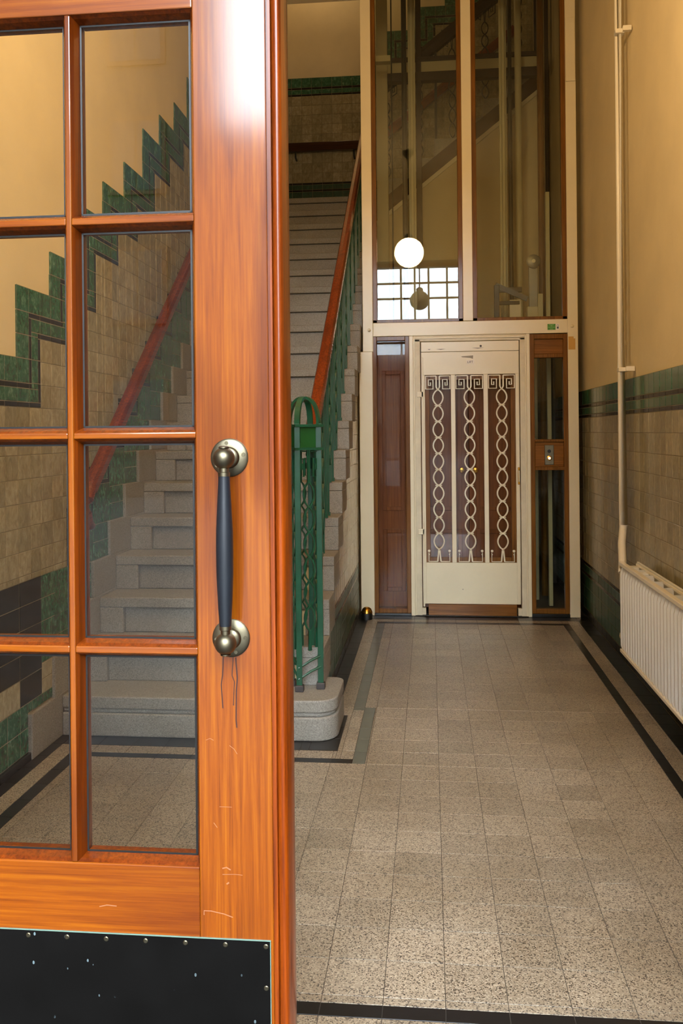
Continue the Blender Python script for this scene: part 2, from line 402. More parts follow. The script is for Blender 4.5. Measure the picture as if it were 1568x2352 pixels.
LB = .205; LLAY = [(0, .5, 'tile_green', 'green_tile'), (.5, .6, 'tile_black', 'black_tile'), (.6, .9, 'tile_green', 'green_tile'), (.9, 1.0, 'tile_black', 'black_tile')]
LLAY = [(0, .20, 'tile_green', 'green_tile'), (.20, .223, 'tile_black', 'black_tile'), (.223, .27, 'tile_green', 'green_tile'), (.27, .292, 'tile_black', 'black_tile')]
for a, b, m, n in LLAY:
    for k in range(2 if a == 0 else 3, 20):
        yk, zk = lows[k]; yn = lows[k + 1][0]
        for c, d in split(yk - b, yn - b, .1163): R.append((max(c, 3.68), d, zk + a, zk + b, m, n)) if d > 3.69 else None
        if k > 2:
            zp = lows[k - 1][1] if k > 3 or a == 0 else lows[2][1] + .20 - a
            for c, d in split(zp + a, zk + a, .0894): R.append((max(yk - b, 3.68), yk - a, c, d, m, n)) if yk - a > 3.69 else None
def lower_limit(y):
    """top of the lower stepped band at y"""
    if y < 3.68: return None
    z = lows[2][1] + .20
    for k in range(3, 21):
        if y >= lows[k][0] - .292 - 1e-4: z = lows[k][1] + .292
    return z
# lower left corner near the entrance
for c, d in split(YI, 3.545, UY, 3.475 - 40 * UY): R += [(c, d, .035, .136, 'tile_green', 'green_tile'), (c, d, .136, .238, 'tile_green', 'green_tile')]
for c, d in split(3.545, 3.79, UY, 3.475 - 40 * UY): R.append((c, d, .195, .238, 'tile_green', 'green_tile'))
for c, d in split(2.45, 3.68, .205, 3.68 - 20 * .205):
    for z0 in (.35, .45, .55, .65): R.append((c, d, z0, z0 + .1, 'tile_black', 'black_tile'))
    R.append((c, d, .238, .35, 'tile_black', 'black_tile') if c > 3.45 else (c, d, .238, .35, 'tile_beige', 'beige_tile'))
for z0, z1 in ((.238, .30), (.30, .37)): R.append((3.68, 3.785, z0, z1, 'tile_beige', 'beige_tile'))
for z0, z1 in ((.37, .46), (.46, .55), (.55, .65), (.65, .75)):
    for c, d in split(3.68, 3.82 if z0 >= .54 else 4.015, .1): R.append((c, d, z0, z1, 'tile_green', 'green_tile'))
R.append((3.785, 3.79, .238, .37, 'tile_green', 'green_tile'))
# beige field
cuts = sorted({3.68, 2.45} | {yk + BY for yk, _ in ups} | {lows[k][0] - .292 for k in range(3, 21)})
for c, d in split(YI, yend, UY, 3.475 - 40 * UY):
    sub = [c] + [x for x in cuts if c + .003 < x < d - .003] + [d]
    for y0, y1 in zip(sub[:-1], sub[1:]):
        ym = (y0 + y1) / 2; hi = upper_limit(ym)
        lo = lower_limit(ym) if ym > 3.68 else (.75 if ym > 2.45 else .238)
        if ym > 8.3: lo = max(lo, ZL + .4)
        for z0, z1 in split(lo, hi, UZ, .075): R.append((y0, y1, z0, z1, 'tile_beige', 'beige_tile'))
lay_tiles(wall_l, (XL - TH, 0, 0), ((0, 1, 0), (0, 0, 1), (1, 0, 0)), R, TH, clip=(0, 445, 40, 1990), cap=300)
# black cove along the foot of the left wall, stepped stone skirting
bx(XL - TH, XL + .012, YI, 3.545, 0, .035).build('skirting', 'skirt_black', wall_l, bevel=.004)
for k in range(20):
    y, z = lows[k]; zb = 0 if k == 0 else lows[k - 1][1]
    bx(XL - TH, XL + .014, y, min(y + .62, YB), zb, z).build('skirting_stone', 'stone_step', wall_l, bevel=.003)

# ------------------------------------------------------------------ back wall, landing, stairwell
wall_b = struct(bx(XL - .3, XR + .3, YB + TH, YB + .3, -.1, ZT).build('wall_back', 'plaster'), 'cream wall with green tile bands behind the stair landing')
Rb = flat_rows(XL, -.5, ZL + .09, False, XL) + [(c, d, ZL + .055, ZL + .148, 'tile_dkgreen', 'green_tile') for c, d in split(XL, -.5, TY)]
Rb = [(a, b, c - .11 if c > ZL + 1.5 else c, d - .11 if d > ZL + 1.545 else d, m, n) for a, b, c, d, m, n in Rb if not (m == 'tile_beige' and d > ZL + 1.49)]
bu = [(XL, ZL + 1.625), (-.64, 5.36), (-.45, 5.66), (-.12, 5.90), (.20, 6.10), (.53, 6.40), (.86, 6.60)]
for a, b, m, n in LAY:
    for k, (yk, zk) in enumerate(bu):
        if k == 0: continue
        yn = bu[k + 1][0] if k + 1 < len(bu) else XR - BY * b
        for c, d in split(yk + a * BY, yn + b * BY, UY): Rb.append((c, d, zk - b * BZ, zk - a * BZ, m, n))
        zp = bu[k - 1][1]
        for c, d in split(zp - a * BZ, zk - b * BZ, UZ): Rb.append((yk + a * BY, yk + b * BY, c, d, m, n))
for c, d in split(-.5, XR, UY, XL):
    z = bu[0][1]
    for yk, zk in bu[1:]:
        if (c + d) / 2 > yk + BY: z = zk
    for z0, z1 in split(ZL + .4, z - BZ, RH, ZL + .397): Rb.append((c, d, z0, z1, 'tile_beige', 'beige_tile'))
lay_tiles(wall_b, (0, YB + TH, 0), ((1, 0, 0), (0, 0, 1), (0, -1, 0)), Rb, TH, clip=(660, 1300, 0, 470), cap=300)

ceil = struct(bx(XL, XR + .0, YI, 6.60, ZC, ZC + .3).build('ceiling', 'ceiling_paint'), 'cream ceiling slab over the entrance hall')
struct(bx(XL - .3, XR + .3, YI - .3, YB + .3, ZT, ZT + .2).build('ceiling_stairwell', 'ceiling_paint'), 'ceiling at the top of the stairwell')
struct(bx(XL - .3, XR + .3, 6.60 - .2, 6.60, ZC + .3, ZT).build('wall_upper', 'plaster'), 'cream wall above the hall ceiling edge')

# ------------------------------------------------------------------ stairs
stair = thing('staircase', (-1.1, Y0, 0), 'grey speckled stone staircase rising from the hall beside the left wall', 'staircase')
XO = -.50                                # outer ends of the steps
for i in range(1, NST + 1):
    y = Y0 + (i - 1) * T_; zt = i * R_; zb = zt - R_; x0 = XL + .014
    ye = y + T_ + .03 if i < NST else YB
    m = MB()
    if i == 1:
        pts = []                         # plan of the bull-nosed first step
        def plan(off):
            r = .10; x1 = -.42 - off; ya = y + off; yb = 4.24
            p = [(x0, yb), (x0, ya)]
            p += [(x1 - r + r * math.sin(t), ya + r - r * math.cos(t)) for t in (j * PI / 2 / 8 for j in range(9))]
            p += [(x1 - .05 + .05 * math.cos(t), yb - .05 + .05 * math.sin(t)) for t in (j * PI / 2 / 5 for j in range(6))]
            return p
        for off, a, b in ((.0, zt - .055, zt), (.010, zt - .075, zt - .055), (.0, 0, zt - .075)):
            m.prism([(px, py, 0) for px, py in plan(off)], (0, 0, a), (0, 0, b))
        m.build('step', 'stone_step', stair, bevel=.006); continue
    xo = XO
    yf = y + .028
    m.box(x0, xo, y, ye, zt - .05, zt)                                   # nosing and tread
    m.box(x0 + .12, xo - .12, yf, ye, zb, zt - .05)                      # recessed riser
    m.box(x0, x0 + .12, y + .002, ye, zb, zt - .05); m.box(xo - .12, xo, y + .002, ye, zb, zt - .05)
    m.build('step', 'stone_step', stair, bevel=.005)
# stair side wall (tiled, towards the hall)
pts = [(0, 4.25, 0)]
prof = [(4.2, 0)]
for i in range(2, NST + 1):
    y = Y0 + (i - 1) * T_ + .012; prof += [(y, (i - 1) * R_ - .005), (y, i * R_ - .06)]
prof += [(8.29, NST * R_ - .06), (8.29, 0)]
wm = MB().prism([(XS - TH, a, b) for a, b in prof], (0, 0, 0), (-.12, 0, 0))
wall_s = struct(wm.build('wall_stair', 'plaster'), 'tiled side wall under the stairs, beige tiles over a dark green base')
Rs = []
for (c, d, z0, z1, m, n) in flat_rows(4.2, 6.52, 0, True):
    if z0 > 1.44:
        if m != 'tile_beige' and n != 'green_tile' and n != 'black_tile': continue
        if abs(z0 - 1.445) > 1e-3: continue
    lim = min((math.floor((c - Y0 - .012) / T_) + 1) * R_ - .07, (math.floor((d - .001 - Y0 - .012) / T_) + 1) * R_ - .07)
    zz = min(z1, lim)
    if zz - z0 > .008: Rs.append((c, d, z0, zz, 'tile_beige' if z0 > 1.44 else m, n if z0 <= 1.44 else 'beige_tile'))
for c, d in split(4.2, 6.52, TY, 3.475 - 60 * TY):                        # beige courses that go on up under the steps
    lim = (math.floor((c - Y0 - .012) / T_) + 1) * R_ - .07
    for z0, z1 in split(1.468, 2.4, RH):
        if z0 < lim: Rs.append((c, d, z0, min(z1, lim), 'tile_beige', 'beige_tile'))
Rs = [(a, b, c, d, 'tile_cream' if m == 'tile_beige' else m, 'cream_tile' if m == 'tile_beige' else n) for a, b, c, d, m, n in Rs]
lay_tiles(wall_s, (XS - TH, 0, 0), ((0, 1, 0), (0, 0, 1), (1, 0, 0)), Rs, TH, clip=(745, 830, 780, 1640), cap=260)

# ------------------------------------------------------------------ balustrade with newel
def zline(y): return R_ + (y - Y0) * R_ / T_
bal = thing('balustrade', (-.575, 4.05, R_), 'green iron stair balustrade with dome-topped newel and mahogany handrail', 'balustrade')
XBAL = -.57
def RH_(y): return .89 - .045 * (y - 4.16)
def rail_prof(w, h): return [(-w, -h), (w, -h), (w * 1.02, h * .2), (w * .75, h * .85), (0, h), (-w * .75, h * .85), (-w * 1.02, h * .2)]
def handrail(mb, a, b, w=.03, h=.027):
    d = (Vector(b) - Vector(a)).normalized(); sd = d.cross(Vector((0, 0, 1))).normalized(); u = sd.cross(d)
    mb.prism([tuple(Vector(a) + sd * p + u * q) for p, q in rail_prof(w, h)], (0, 0, 0), tuple(Vector(b) - Vector(a)))
    return mb
ya, yb = 4.16, YN + .1
handrail(MB(), (XBAL, ya, zline(ya) + RH_(ya)), (XBAL, yb, zline(yb) + RH_(yb)), .031, .03).build('handrail', 'rail_wood', bal, bevel=.003)
d_ = .055
MB().tube([(XBAL, ya, zline(ya) + RH_(ya) - d_), (XBAL, yb, zline(yb) + RH_(yb) - d_)], 0, flat=(.018, .005)).build('rail_bar', 'green_iron', bal)
def chain_pts(z0, z1, n, half, ax, c, seg=6):
    """two strands of a chain of ovals between z0 and z1"""
    A, B = [], []
    N = n * seg
    for i in range(N + 1):
        t = i / N; w = half * (abs(math.sin(PI * n * t)) ** .75) + .003
        p = Vector(c); p.z = z0 + (z1 - z0) * t
        off = Vector(ax) * w; A.append(tuple(p + off)); B.append(tuple(p - off))
    return A, B
def spiral(c, ax, w, h, s=1):
    """greek key drawn on the plane (ax, z); c is the corner next to the stem, at the top"""
    q = [(0, -h * .0), (0, -h), (w * .0, -h)]
    pts = [(0, 0), (w, 0), (w, -h), (.30 * w, -h), (.30 * w, -.28 * h), (.74 * w, -.28 * h), (.74 * w, -.72 * h), (.54 * w, -.72 * h), (.54 * w, -.48 * h)]
    return [tuple(Vector(c) + Vector(ax) * (s * a) + Vector((0, 0, b))) for a, b in pts]
k = 0
y = 4.20
while y < YN:
    i = int((y - Y0) / T_) + 1; zt = max(i, 1) * R_; top = zline(y) + RH_(y) - .06
    m = MB()
    if k % 3 == 1:
        A, B = chain_pts(zt + .10, top - .12, 5, .024, (0, 1, 0), (XBAL, y, 0))
        m.tube([(XBAL, y + .006, zt)] + A + [(XBAL, y + .006, top)], 0, flat=(.004, .008), up=(1, 0, 0)); m.tube([(XBAL, y - .006, zt)] + B + [(XBAL, y - .006, top)], 0, flat=(.004, .008), up=(1, 0, 0))
        for sg in (-1, 1): m.tube(spiral((XBAL, y + sg * .010, top), (0, 1, 0), .055, .075, sg), 0, flat=(.003, .006), up=(1, 0, 0))
    else:
        m.box(XBAL - .009, XBAL + .009, y - .005, y + .005, zt, top)
        m.box(XBAL - .014, XBAL + .014, y - .009, y + .009, zt, zt + .02)
    m.build('baluster', 'green_iron', bal); y += T_ / 2; k += 1
nw = MB(); NX, NY, NR = -.581, 4.06, .074; NPH = -.28
ring = lambda z, r: [(NX + r * math.cos(NPH + PI / 2 * j), NY + r * math.sin(NPH + PI / 2 * j), z) for j in range(4)]
def diamond(z0, z1, r): return MB().prism(ring(0, r), (0, 0, z0), (0, 0, z1))
newel = diamond(1.278, 1.29, NR + .024).build('newel', 'green_iron', bal)
diamond(1.384, 1.396, NR + .024).build('collar', 'green_iron', newel)
for j in range(4):
    a0, a1 = ring(0, NR - .004)[j], ring(0, NR - .004)[(j + 1) % 4]
    MB().tube([(a0[0], a0[1], 1.337), (a1[0], a1[1], 1.337)], 0, flat=(.003, .048)).build('panel', 'green_panel', newel)
    ang = NPH + PI / 2 * j; dx, dy = math.cos(ang), math.sin(ang); px, py = NX + dx * NR, NY + dy * NR
    t = Vector((.013, 0, 0)); n_ = Vector((0, .009, 0))
    b = Vector((px, py, 0))
    MB().prism([tuple(b + t + n_), tuple(b - t + n_), tuple(b - t - n_), tuple(b + t - n_)], (0, 0, R_), (0, 0, 1.40)).build('leg', 'green_iron', newel, bevel=.0015)
    f = Vector((dx, dy, 0))
    MB().prism([tuple(b + t * 1.5 + n_ * 2), tuple(b - t * 1.5 + n_ * 2), tuple(b - t * 1.5 - n_ * 2), tuple(b + t * 1.5 - n_ * 2)], (0, 0, R_), (0, 0, R_ + .03)).build('foot', 'dark_foot', newel, bevel=.004)
    arc = [(NX + dx * NR * math.cos(q) ** .8, NY + dy * NR * math.cos(q) ** .8, 1.395 + .125 * math.sin(q)) for q in (PI / 2 * s / 9 for s in range(9))] + [(NX, NY, 1.52)]
    MB().tube(arc, 0, flat=(.013, .006), up=(dx, dy, .3)).build('dome_rib', 'green_iron', newel)
    for zz in (.42, .36): MB().lathe([(.007, 0), (.007, .004), (.003, .007)], (px + dx * .005, py + dy * .005, zz), 'x' if abs(dx) > .5 else 'y', 8).build('rivet', 'green_iron', newel, True)
for j in range(4):
    a0, a1 = Vector(ring(0, NR)[j]), Vector(ring(0, NR)[(j + 1) % 4]); mid = (a0 + a1) / 2; d = (a1 - a0).normalized()
    A, B = chain_pts(.45, 1.13, 6, .022, d, mid)
    sc = MB().tube([tuple(mid + d * .004 + Vector((0, 0, .36)))] + A + [tuple(mid + d * .004 + Vector((0, 0, 1.278)))], 0, flat=(.003, .006), up=(d.y, -d.x, 0))
    sc.tube([tuple(mid - d * .004 + Vector((0, 0, .36)))] + B + [tuple(mid - d * .004 + Vector((0, 0, 1.278)))], 0, flat=(.003, .006), up=(d.y, -d.x, 0))
    for s in range(7): sc.sphere(tuple(mid + Vector((0, 0, .45 + .68 * s / 6))), .007, 8, 5)
    sc.build('chain_ornament', 'green_iron', newel)
    for sg in (-1, 1):
        MB().tube(spiral(tuple(mid + d * (sg * .012) + Vector((0, 0, 1.272))), d, .036, .115, sg), 0, flat=(.003, .005), up=(d.y, -d.x, 0)).build('key_ornament', 'green_iron', newel)
for zz in (.335, .285):
    p = []
    for j in range(4):
        a = ring(0, NR + .008)[j]; b = ring(0, NR + .008)[(j + 1) % 4]
        p += [(a[0], a[1], zz - (.05 if j in (3, 1) else 0)), ((a[0] + b[0]) / 2, (a[1] + b[1]) / 2, zz - .02)]
    MB().tube(p, .006, 6, closed=True).build('wavy_band', 'green_iron', newel, True)

# ------------------------------------------------------------------ wall handrails
wr = thing('wall_handrail', (XL + .07, 4.1, .95), 'mahogany handrail sloping up the left tiled wall beside the stairs', 'handrail')
xr = XL + .075; za = lambda y: 1.10 + (y - 4.03) * .787
m = handrail(MB(), (xr, 4.04, za(4.04)), (xr, 8.2, za(8.2)), .03, .035); m.build('rail', 'rail_wood', wr, bevel=.004)
MB().tube([(xr, 4.05, za(4.05)), (xr, 4.0, za(4.0) - .02), (xr, 3.985, .99), (xr, 4.02, .93), (xr, 4.06, .925)], [.036, .036, .033, .03, .022], 10).build('rail_end', 'rail_wood', wr, True)
for yy in (4.3, 5.4, 6.5, 7.6): MB().tube([(XL, yy, za(yy) - .09), (xr - .02, yy, za(yy) - .085), (xr, yy, za(yy) - .03)], .009, 8).build('bracket', 'iron_dark', wr, True)
lr = thing('wall_handrail', (-1.1, YB - .07, ZL + .85), 'mahogany handrail running level across the landing wall, shade put into its dark colour', 'handrail')
handrail(MB(), (XL + .1, YB - .08, ZL + .85), (-.62, YB - .08, ZL + .85), .03, .05).build('rail', 'string_brown', lr, bevel=.004)  # darker brown than the other rails, standing in for the shade on the landing
for xx in (-1.41, -.78): MB().tube([(xx, YB, ZL + .73), (xx, YB - .07, ZL + .74), (xx, YB - .08, ZL + .81)], .009, 8).build('bracket', 'iron_dark', lr, True)

# ------------------------------------------------------------------ second flight behind the lift shaft
YF = 8.34
d0 = lambda x: 3.44 + (x + .36) * .78
st2 = thing('staircase', (0, YF + .5, ZL), 'upper stair flight climbing to the right behind the lift shaft glass', 'staircase')
MB().prism([(-.52, YF, d0(-.52)), (XR, YF, d0(XR)), (XR, YF, d0(XR) + .16), (-.52, YF, d0(-.52) + .16)], (0, 0, 0), (0, .05, 0)).build('string_board', 'string_brown', st2)
MB().prism([(-.52, YF - .012, d0(-.52) - .045), (XR, YF - .012, d0(XR) - .045), (XR, YF - .012, d0(XR)), (-.52, YF - .012, d0(-.52))], (0, 0, 0), (0, .05, 0)).build('moulding', 'cream_paint', st2)
for j in range(7):
    x = -.40 + T_ * j; z = ZL + R_ * (j + 1)
    bx(x, min(x + T_ + .03, XR), YF + .03, YB - .002, z - R_, z).build('step', 'stone_step', st2, bevel=.005)
b2 = thing('balustrade', (0, YF + .1, ZL), 'dark iron balustrade with oval chains and key scrolls on the upper flight', 'balustrade')
n2 = lambda x: ZL + R_ + (x + .40) * R_ / T_
handrail(MB(), (-.5, YF + .09, n2(-.5) + .90), (XR, YF + .09, n2(XR) + .90), .035, .06).build('handrail', 'dark_brown', b2)
x = -.38; k = 0
while x < XR - .05:
    j = int((x + .40) / T_); zb = ZL + R_ * (j + 1); top = n2(x) + .86; m = MB()
    if k % 2 == 0:
        A, B = chain_pts(zb + .02, top - .13, 6, .028, (1, 0, 0), (x, YF + .09, 0))
        m.tube(A + [(x + .01, YF + .09, top)], 0, flat=(.004, .008), up=(0, 1, 0)); m.tube(B + [(x - .01, YF + .09, top)], 0, flat=(.004, .008), up=(0, 1, 0))
        for sg in (-1, 1): m.tube(spiral((x + sg * .012, YF + .09, top + sg * .012 * .77), (1, 0, .72 * sg), .085, .12, sg), 0, flat=(.004, .006), up=(0, 1, 0))
    else: m.box(x - .012, x + .012, YF + .085, YF + .095, zb, top + .02)
    m.build('baluster', 'iron_dark', b2); x += .155; k += 1
ur = thing('wall_handrail', (.3, YB - .08, 4.8), 'mahogany handrail on the back wall above the upper flight', 'handrail')
handrail(MB(), (-.45, YB - .08, n2(-.45) + .80), (.93, YB - .08, n2(.93) + .80), .03, .05).build('rail', 'rail_wood', ur, bevel=.004)
struct(MB().prism([(-.52, YF + .012, -.02), (XR, YF + .012, -.02), (XR, YF + .012, d0(XR) - .04), (-.52, YF + .012, d0(-.52) - .04)], (0, 0, 0), (0, .1, 0)).build('wall_rear', 'plaster'), 'cream wall filling the space under the upper stair flight')

# ------------------------------------------------------------------ lift front
Z9 = 6.2
lift = thing('lift_enclosure', (.28, YL, 0), 'cream painted lift front with oak framed glass panels at the end of the hall', 'lift')
ya, yb = YL, YL + .07
def part(name, mat, *boxes, parent=None, bevel=.003):
    m = MB()
    for b in boxes: m.box(*b)
    return m.build(name, mat, parent or lift, bevel=bevel)
part('post', 'cream_paint', (-.518, -.418, ya, yb, 0, 1.95)); part('post', 'cream_paint', (-.488, -.412, ya, yb, 1.95, Z9))
part('post', 'cream_paint', (.998, 1.072, ya, yb, 0, Z9)); part('mullion', 'cream_paint', (.250, .322, ya, yb, 2.165, Z9))
part('transom_beam', 'cream_paint', (-.412, .998, ya - .004, yb, 2.062, 2.162))
part('cover_plate', 'cream_paint', (1.000, 1.068, ya - .012, ya, 3.88, 4.34)); 
part('post', 'cream_paint', (-.147, -.118, ya, yb, 0, 2.062)); part('post', 'cream_paint', (.702, .727, ya, yb, 0, 2.062))
for (x0, x1) in ((-.412, .250), (.322, .998)):
    w = .033; z0, z1 = 2.162, Z9
    fr = part('window_frame', 'oak_v', (x0, x0 + w, ya + .008, yb - .005, z0, z1), (x1 - w, x1, ya + .008, yb - .005, z0, z1), (x0, x1, ya + .008, yb - .005, z0, z0 + .024))
    part('pane', 'glass_lift', (x0 + w, x1 - w, ya + .032, ya + .037, z0 + .024, z1), parent=fr, bevel=0)
# left sidelight
w = .031
fr = part('window_frame', 'oak_v', (-.418, -.418 + w, ya + .004, yb - .005, .018, 2.062), (-.147 - w, -.147, ya + .004, yb - .005, .018, 2.062), (-.418 + w, -.147 - w, ya + .004, yb - .005, .018, .05), (-.418 + w, -.147 - w, ya + .004, yb - .005, 2.03, 2.062))
part('pane', 'glass_low', (-.418 + w, -.147 - w, ya + .032, ya + .037, .05, 2.03), parent=fr, bevel=0)
part('sill', 'skirt_black', (-.418, -.147, ya - .006, yb, 0, .018)); part('sill', 'skirt_black', (.727, .998, ya - .006, yb, 0, .025))
# right sidelight with call panel
x0, x1, w = .727, .998, .032
fr = part('window_frame', 'oak_v', (x0, x0 + w, ya + .004, yb - .005, .025, 2.057), (x1 - w, x1, ya + .004, yb - .005, .025, 2.057), (x0 + w, x1 - w, ya + .004, yb - .005, .025, .058), (x0 + w, x1 - w, ya + .004, yb - .005, 2.022, 2.057),
          (x0 + w, x1 - w, ya + .004, yb - .005, 1.885, 1.912), (x0 + w, x1 - w, ya + .004, yb - .005, 1.273, 1.292), (x0 + w, x1 - w, ya - .002, yb - .005, 1.068, 1.092))
part('wood_panel', 'oak_h', (x0 + w, x1 - w, ya + .02, ya + .04, 1.912, 2.022), parent=fr); pn = part('wood_panel', 'oak_h', (x0 + w, x1 - w, ya + .018, ya + .04, 1.092, 1.273), parent=fr)
part('pane', 'glass_lift', (x0 + w, x1 - w, ya + .032, ya + .037, 1.292, 1.885), parent=fr, bevel=0); part('pane', 'glass_lift', (x0 + w, x1 - w, ya + .032, ya + .037, .058, 1.068), parent=fr, bevel=0)
cp = part('call_plate', 'brass_old', (.828, .894, ya + .012, ya + .018, 1.106, 1.25))
MB().lathe([(.013, 0), (.013, -.002)], (.861, ya + .012, 1.205), 'y', 14).build('keyhole', 'black_rubber', cp)
MB().lathe([(.018, 0), (.018, -.004), (.012, -.006)], (.861, ya + .012, 1.155), 'y', 16).build('button_ring', 'brass', cp)
MB().lathe([(.010, -.004), (.010, -.009), (.006, -.011)], (.861, ya + .012, 1.155), 'y', 14).build('button', 'button_lit', cp)
# door frame
df = part('door_frame', 'cream_dirty', (-.118, -.066, ya + .002, yb, 0, 2.035), (.655, .702, ya + .002, yb, 0, 2.035), (-.118, .702, ya + .002, yb, 2.018, 2.062))
part('trim_strip', 'cream_paint', (-.118, -.106, ya - .006, ya + .002, 0, 2.05), (.690, .702, ya - .006, ya + .002, 0, 2.05), (-.106, .690, ya - .006, ya + .002, 2.038, 2.05))
part('threshold', 'skirt_black', (-.118, .702, ya - .01, yb, 0, .006))
for (xx, zz) in ((-.44, 2.11), (1.03, 2.11)): MB().lathe([(.013, 0), (.013, -.003), (.007, -.009), (.001, -.010)], (xx, ya - .004 if xx < 0 else ya, zz), 'y', 14).build('bolt_cap', 'cream_paint', lift, True)
st = part('sticker', 'sticker_green', (.855, .912, ya - .0055, ya - .004, 2.085, 2.128), bevel=0)
for zz, wd in ((2.121, .036), (2.114, .014), (2.1045, .048), (2.0905, .022)): part('sticker_line', 'sticker_text', (.883 - wd / 2, .883 + wd / 2, ya - .0062, ya - .0055, zz - .0016, zz + .0016), parent=st, bevel=0)
sw = part('sticker', 'white_label', (.912, .938, ya - .0055, ya - .004, 2.085, 2.128), bevel=0)
part('sticker_icon', 'ink', (.921, .934, ya - .0062, ya - .0055, 2.093, 2.107), parent=sw, bevel=0); part('sticker_icon', 'ink', (.921, .923, ya - .0062, ya - .0055, 2.107, 2.12), (.932, .934, ya - .0062, ya - .0055, 2.107, 2.12), (.921, .934, ya - .0062, ya - .0055, 2.119, 2.121), parent=sw, bevel=0)
part('paint_patch', 'ochre_patch', (1.003, 1.040, ya - .001, ya, 1.94, 2.035), (1.04, 1.052, ya - .001, ya, 1.94, 2.02), bevel=0)

# lift door leaf
ld = thing('lift_door', (.29, YL, 0), 'cream steel lift door with three wrought grille panels of oval chains', 'door')
dy0, dy1 = YL + .004, YL + .04; LX0, LX1 = -.064, .653
lp = lambda n, m, *b, bevel=.002, parent=None: part(n, m, *b, parent=parent or ld, bevel=bevel)
lp('header', 'cream_paint', (LX0 + .004, LX1 - .004, dy0 - .004, dy1, 1.942, 2.014)); lp('top_plate', 'cream_paint', (LX0 + .004, LX1 - .004, dy0, dy1, 1.772, 1.94))
lp('stile', 'cream_paint', (LX0 + .004, -.034, dy0, dy1, .09, 1.772)); lp('stile', 'cream_paint', (.622, LX1 - .004, dy0, dy1, .09, 1.772))
lp('bottom_plate', 'cream_paint', (-.034, .622, dy0, dy1, .09, .393)); 
for xx in (.171, .408): lp('bar', 'cream_paint', (xx - .016, xx + .016, dy0 - .002, dy0 + .014, .393, 1.772))
lp('kick_board', 'oak_h', (-.022, .618, dy0 - .016, dy1, .008, .088))
for xx in (-.054, .642): lp('foot_block', 'cream_dirty', (xx - .014, xx + .014, dy0 - .004, dy1, .008, .06))
for i, (a, b) in enumerate(((-.034, .155), (.187, .392), (.424, .622))):
    c = (a + b) / 2; yg = dy0 + .008
    g = MB(); top, z1, zn = 1.764, 1.664, .49
    A, B = chain_pts(zn, z1, 10, .034, (1, 0, 0), (c, yg, 0), 8)
    g.tube([(c + .012, yg, .40)] + A + [(c + .012, yg, z1 + .02), (c + .012, yg, top)], 0, flat=(.005, .005), up=(0, 1, 0))
    g.tube([(c - .012, yg, .40)] + B + [(c - .012, yg, z1 + .02), (c - .012, yg, top)], 0, flat=(.005, .005), up=(0, 1, 0))
    pnl = g.build('grille', 'cream_paint', ld)
    for sg in (-1, 1):
        wd = (c - .012 - a - .006) if sg < 0 else (b - .006 - c - .012)
        MB().tube(spiral((c + sg * .012, yg, top), (1, 0, 0), wd, .095, sg), 0, flat=(.0042, .0042), up=(0, 1, 0)).build('key_scroll', 'cream_paint', pnl)
        MB().tube([(c + sg * .012, yg, .40), (c + sg * wd, yg, .40), (c + sg * wd, yg, .465)], 0, flat=(.003, .003), up=(0, 1, 0)).build('base_wire', 'cream_paint', pnl)
        ex = c + sg * wd
        for zz, rr in ((.478, .0095), (.452, .005)): MB().lathe([(rr, 0), (rr, .006)], (ex - sg * .002, yg - .003, zz), 'y', 12).build('scroll_end', 'cream_paint', pnl)
    for k in range(11):
        zz = zn + (z1 - zn) * k / 10; q = MB().sphere((c, yg - .003, zz), .009, 10, 6)
        if 0 < k < 10: q.sphere((c - .02, yg, zz), .0048, 8, 5).sphere((c + .02, yg, zz), .0048, 8, 5).box(c - .02, c + .02, yg - .003, yg + .003, zz - .003, zz + .003)
        q.build('node', 'cream_paint', pnl, True)
wfr = lp('inner_frame', 'oak_v', (-.034, -.002, dy0 + .018, dy1, .393, 1.772), (.588, .622, dy0 + .018, dy1, .393, 1.772), (-.002, .588, dy0 + .018, dy1, .393, .43), (-.002, .588, dy0 + .018, dy1, 1.735, 1.772))
lp('pane', 'glass_low', (-.002, .588, dy0 + .026, dy0 + .031, .43, 1.735), bevel=0)
for zz in (1.63, .62): lp('hinge', 'cream_paint', (-.092, -.045, dy0 - .012, dy0 + .004, zz - .02, zz + .02))
lp('pivot', 'cream_paint', (-.060, -.046, dy0 - .012, dy0, .07, 1.90))
hd = lp('handle', 'brass', (.634, .648, dy0 - .012, dy0 - .004, .965, 1.09)); lp('handle_grip', 'cream_paint', (.636, .645, dy0 - .03, dy0 - .022, .985, 1.07), (.636, .645, dy0 - .03, dy0 - .010, .985, .993), (.636, .645, dy0 - .03, dy0 - .010, 1.062, 1.07), parent=hd)
sg = lp('sign_plate', 'white_label', (.270, .326, dy0 - .0015, dy0, 1.847, 1.877), bevel=0)
def text(body, size, loc, parent, mat, ext=.0004):
    cu = bpy.data.curves.new('lettering', 'FONT'); cu.body = body; cu.size = size; cu.align_x = 'CENTER'; cu.align_y = 'CENTER'; cu.extrude = ext
    cu.materials.append(MAT[mat]); o = bpy.data.objects.new('lettering', cu); col.objects.link(o); o.rotation_euler = (PI / 2, 0, 0)
    o.parent = parent; o.location = Vector(loc) - Vector(ORG[parent.name]); return o
text('LIFT', .024, (.298, dy0 - .0022, 1.862), sg, 'ink')
MB().prism([(.232, dy0 - .001, 1.905), (.320, dy0 - .001, 1.911), (.318, dy0 - .001, 1.886), (.298, dy0 - .001, 1.893), (.240, dy0 - .001, 1.899)], (0, 0, 0), (0, .001, 0)).build('tape_remnant', 'grey_tape', ld)
MB().lathe([(.008, 0), (.008, -.002)], (.375, dy0 - .004, 1.978), 'y', 10).build('lock_hole', 'black_rubber', ld)
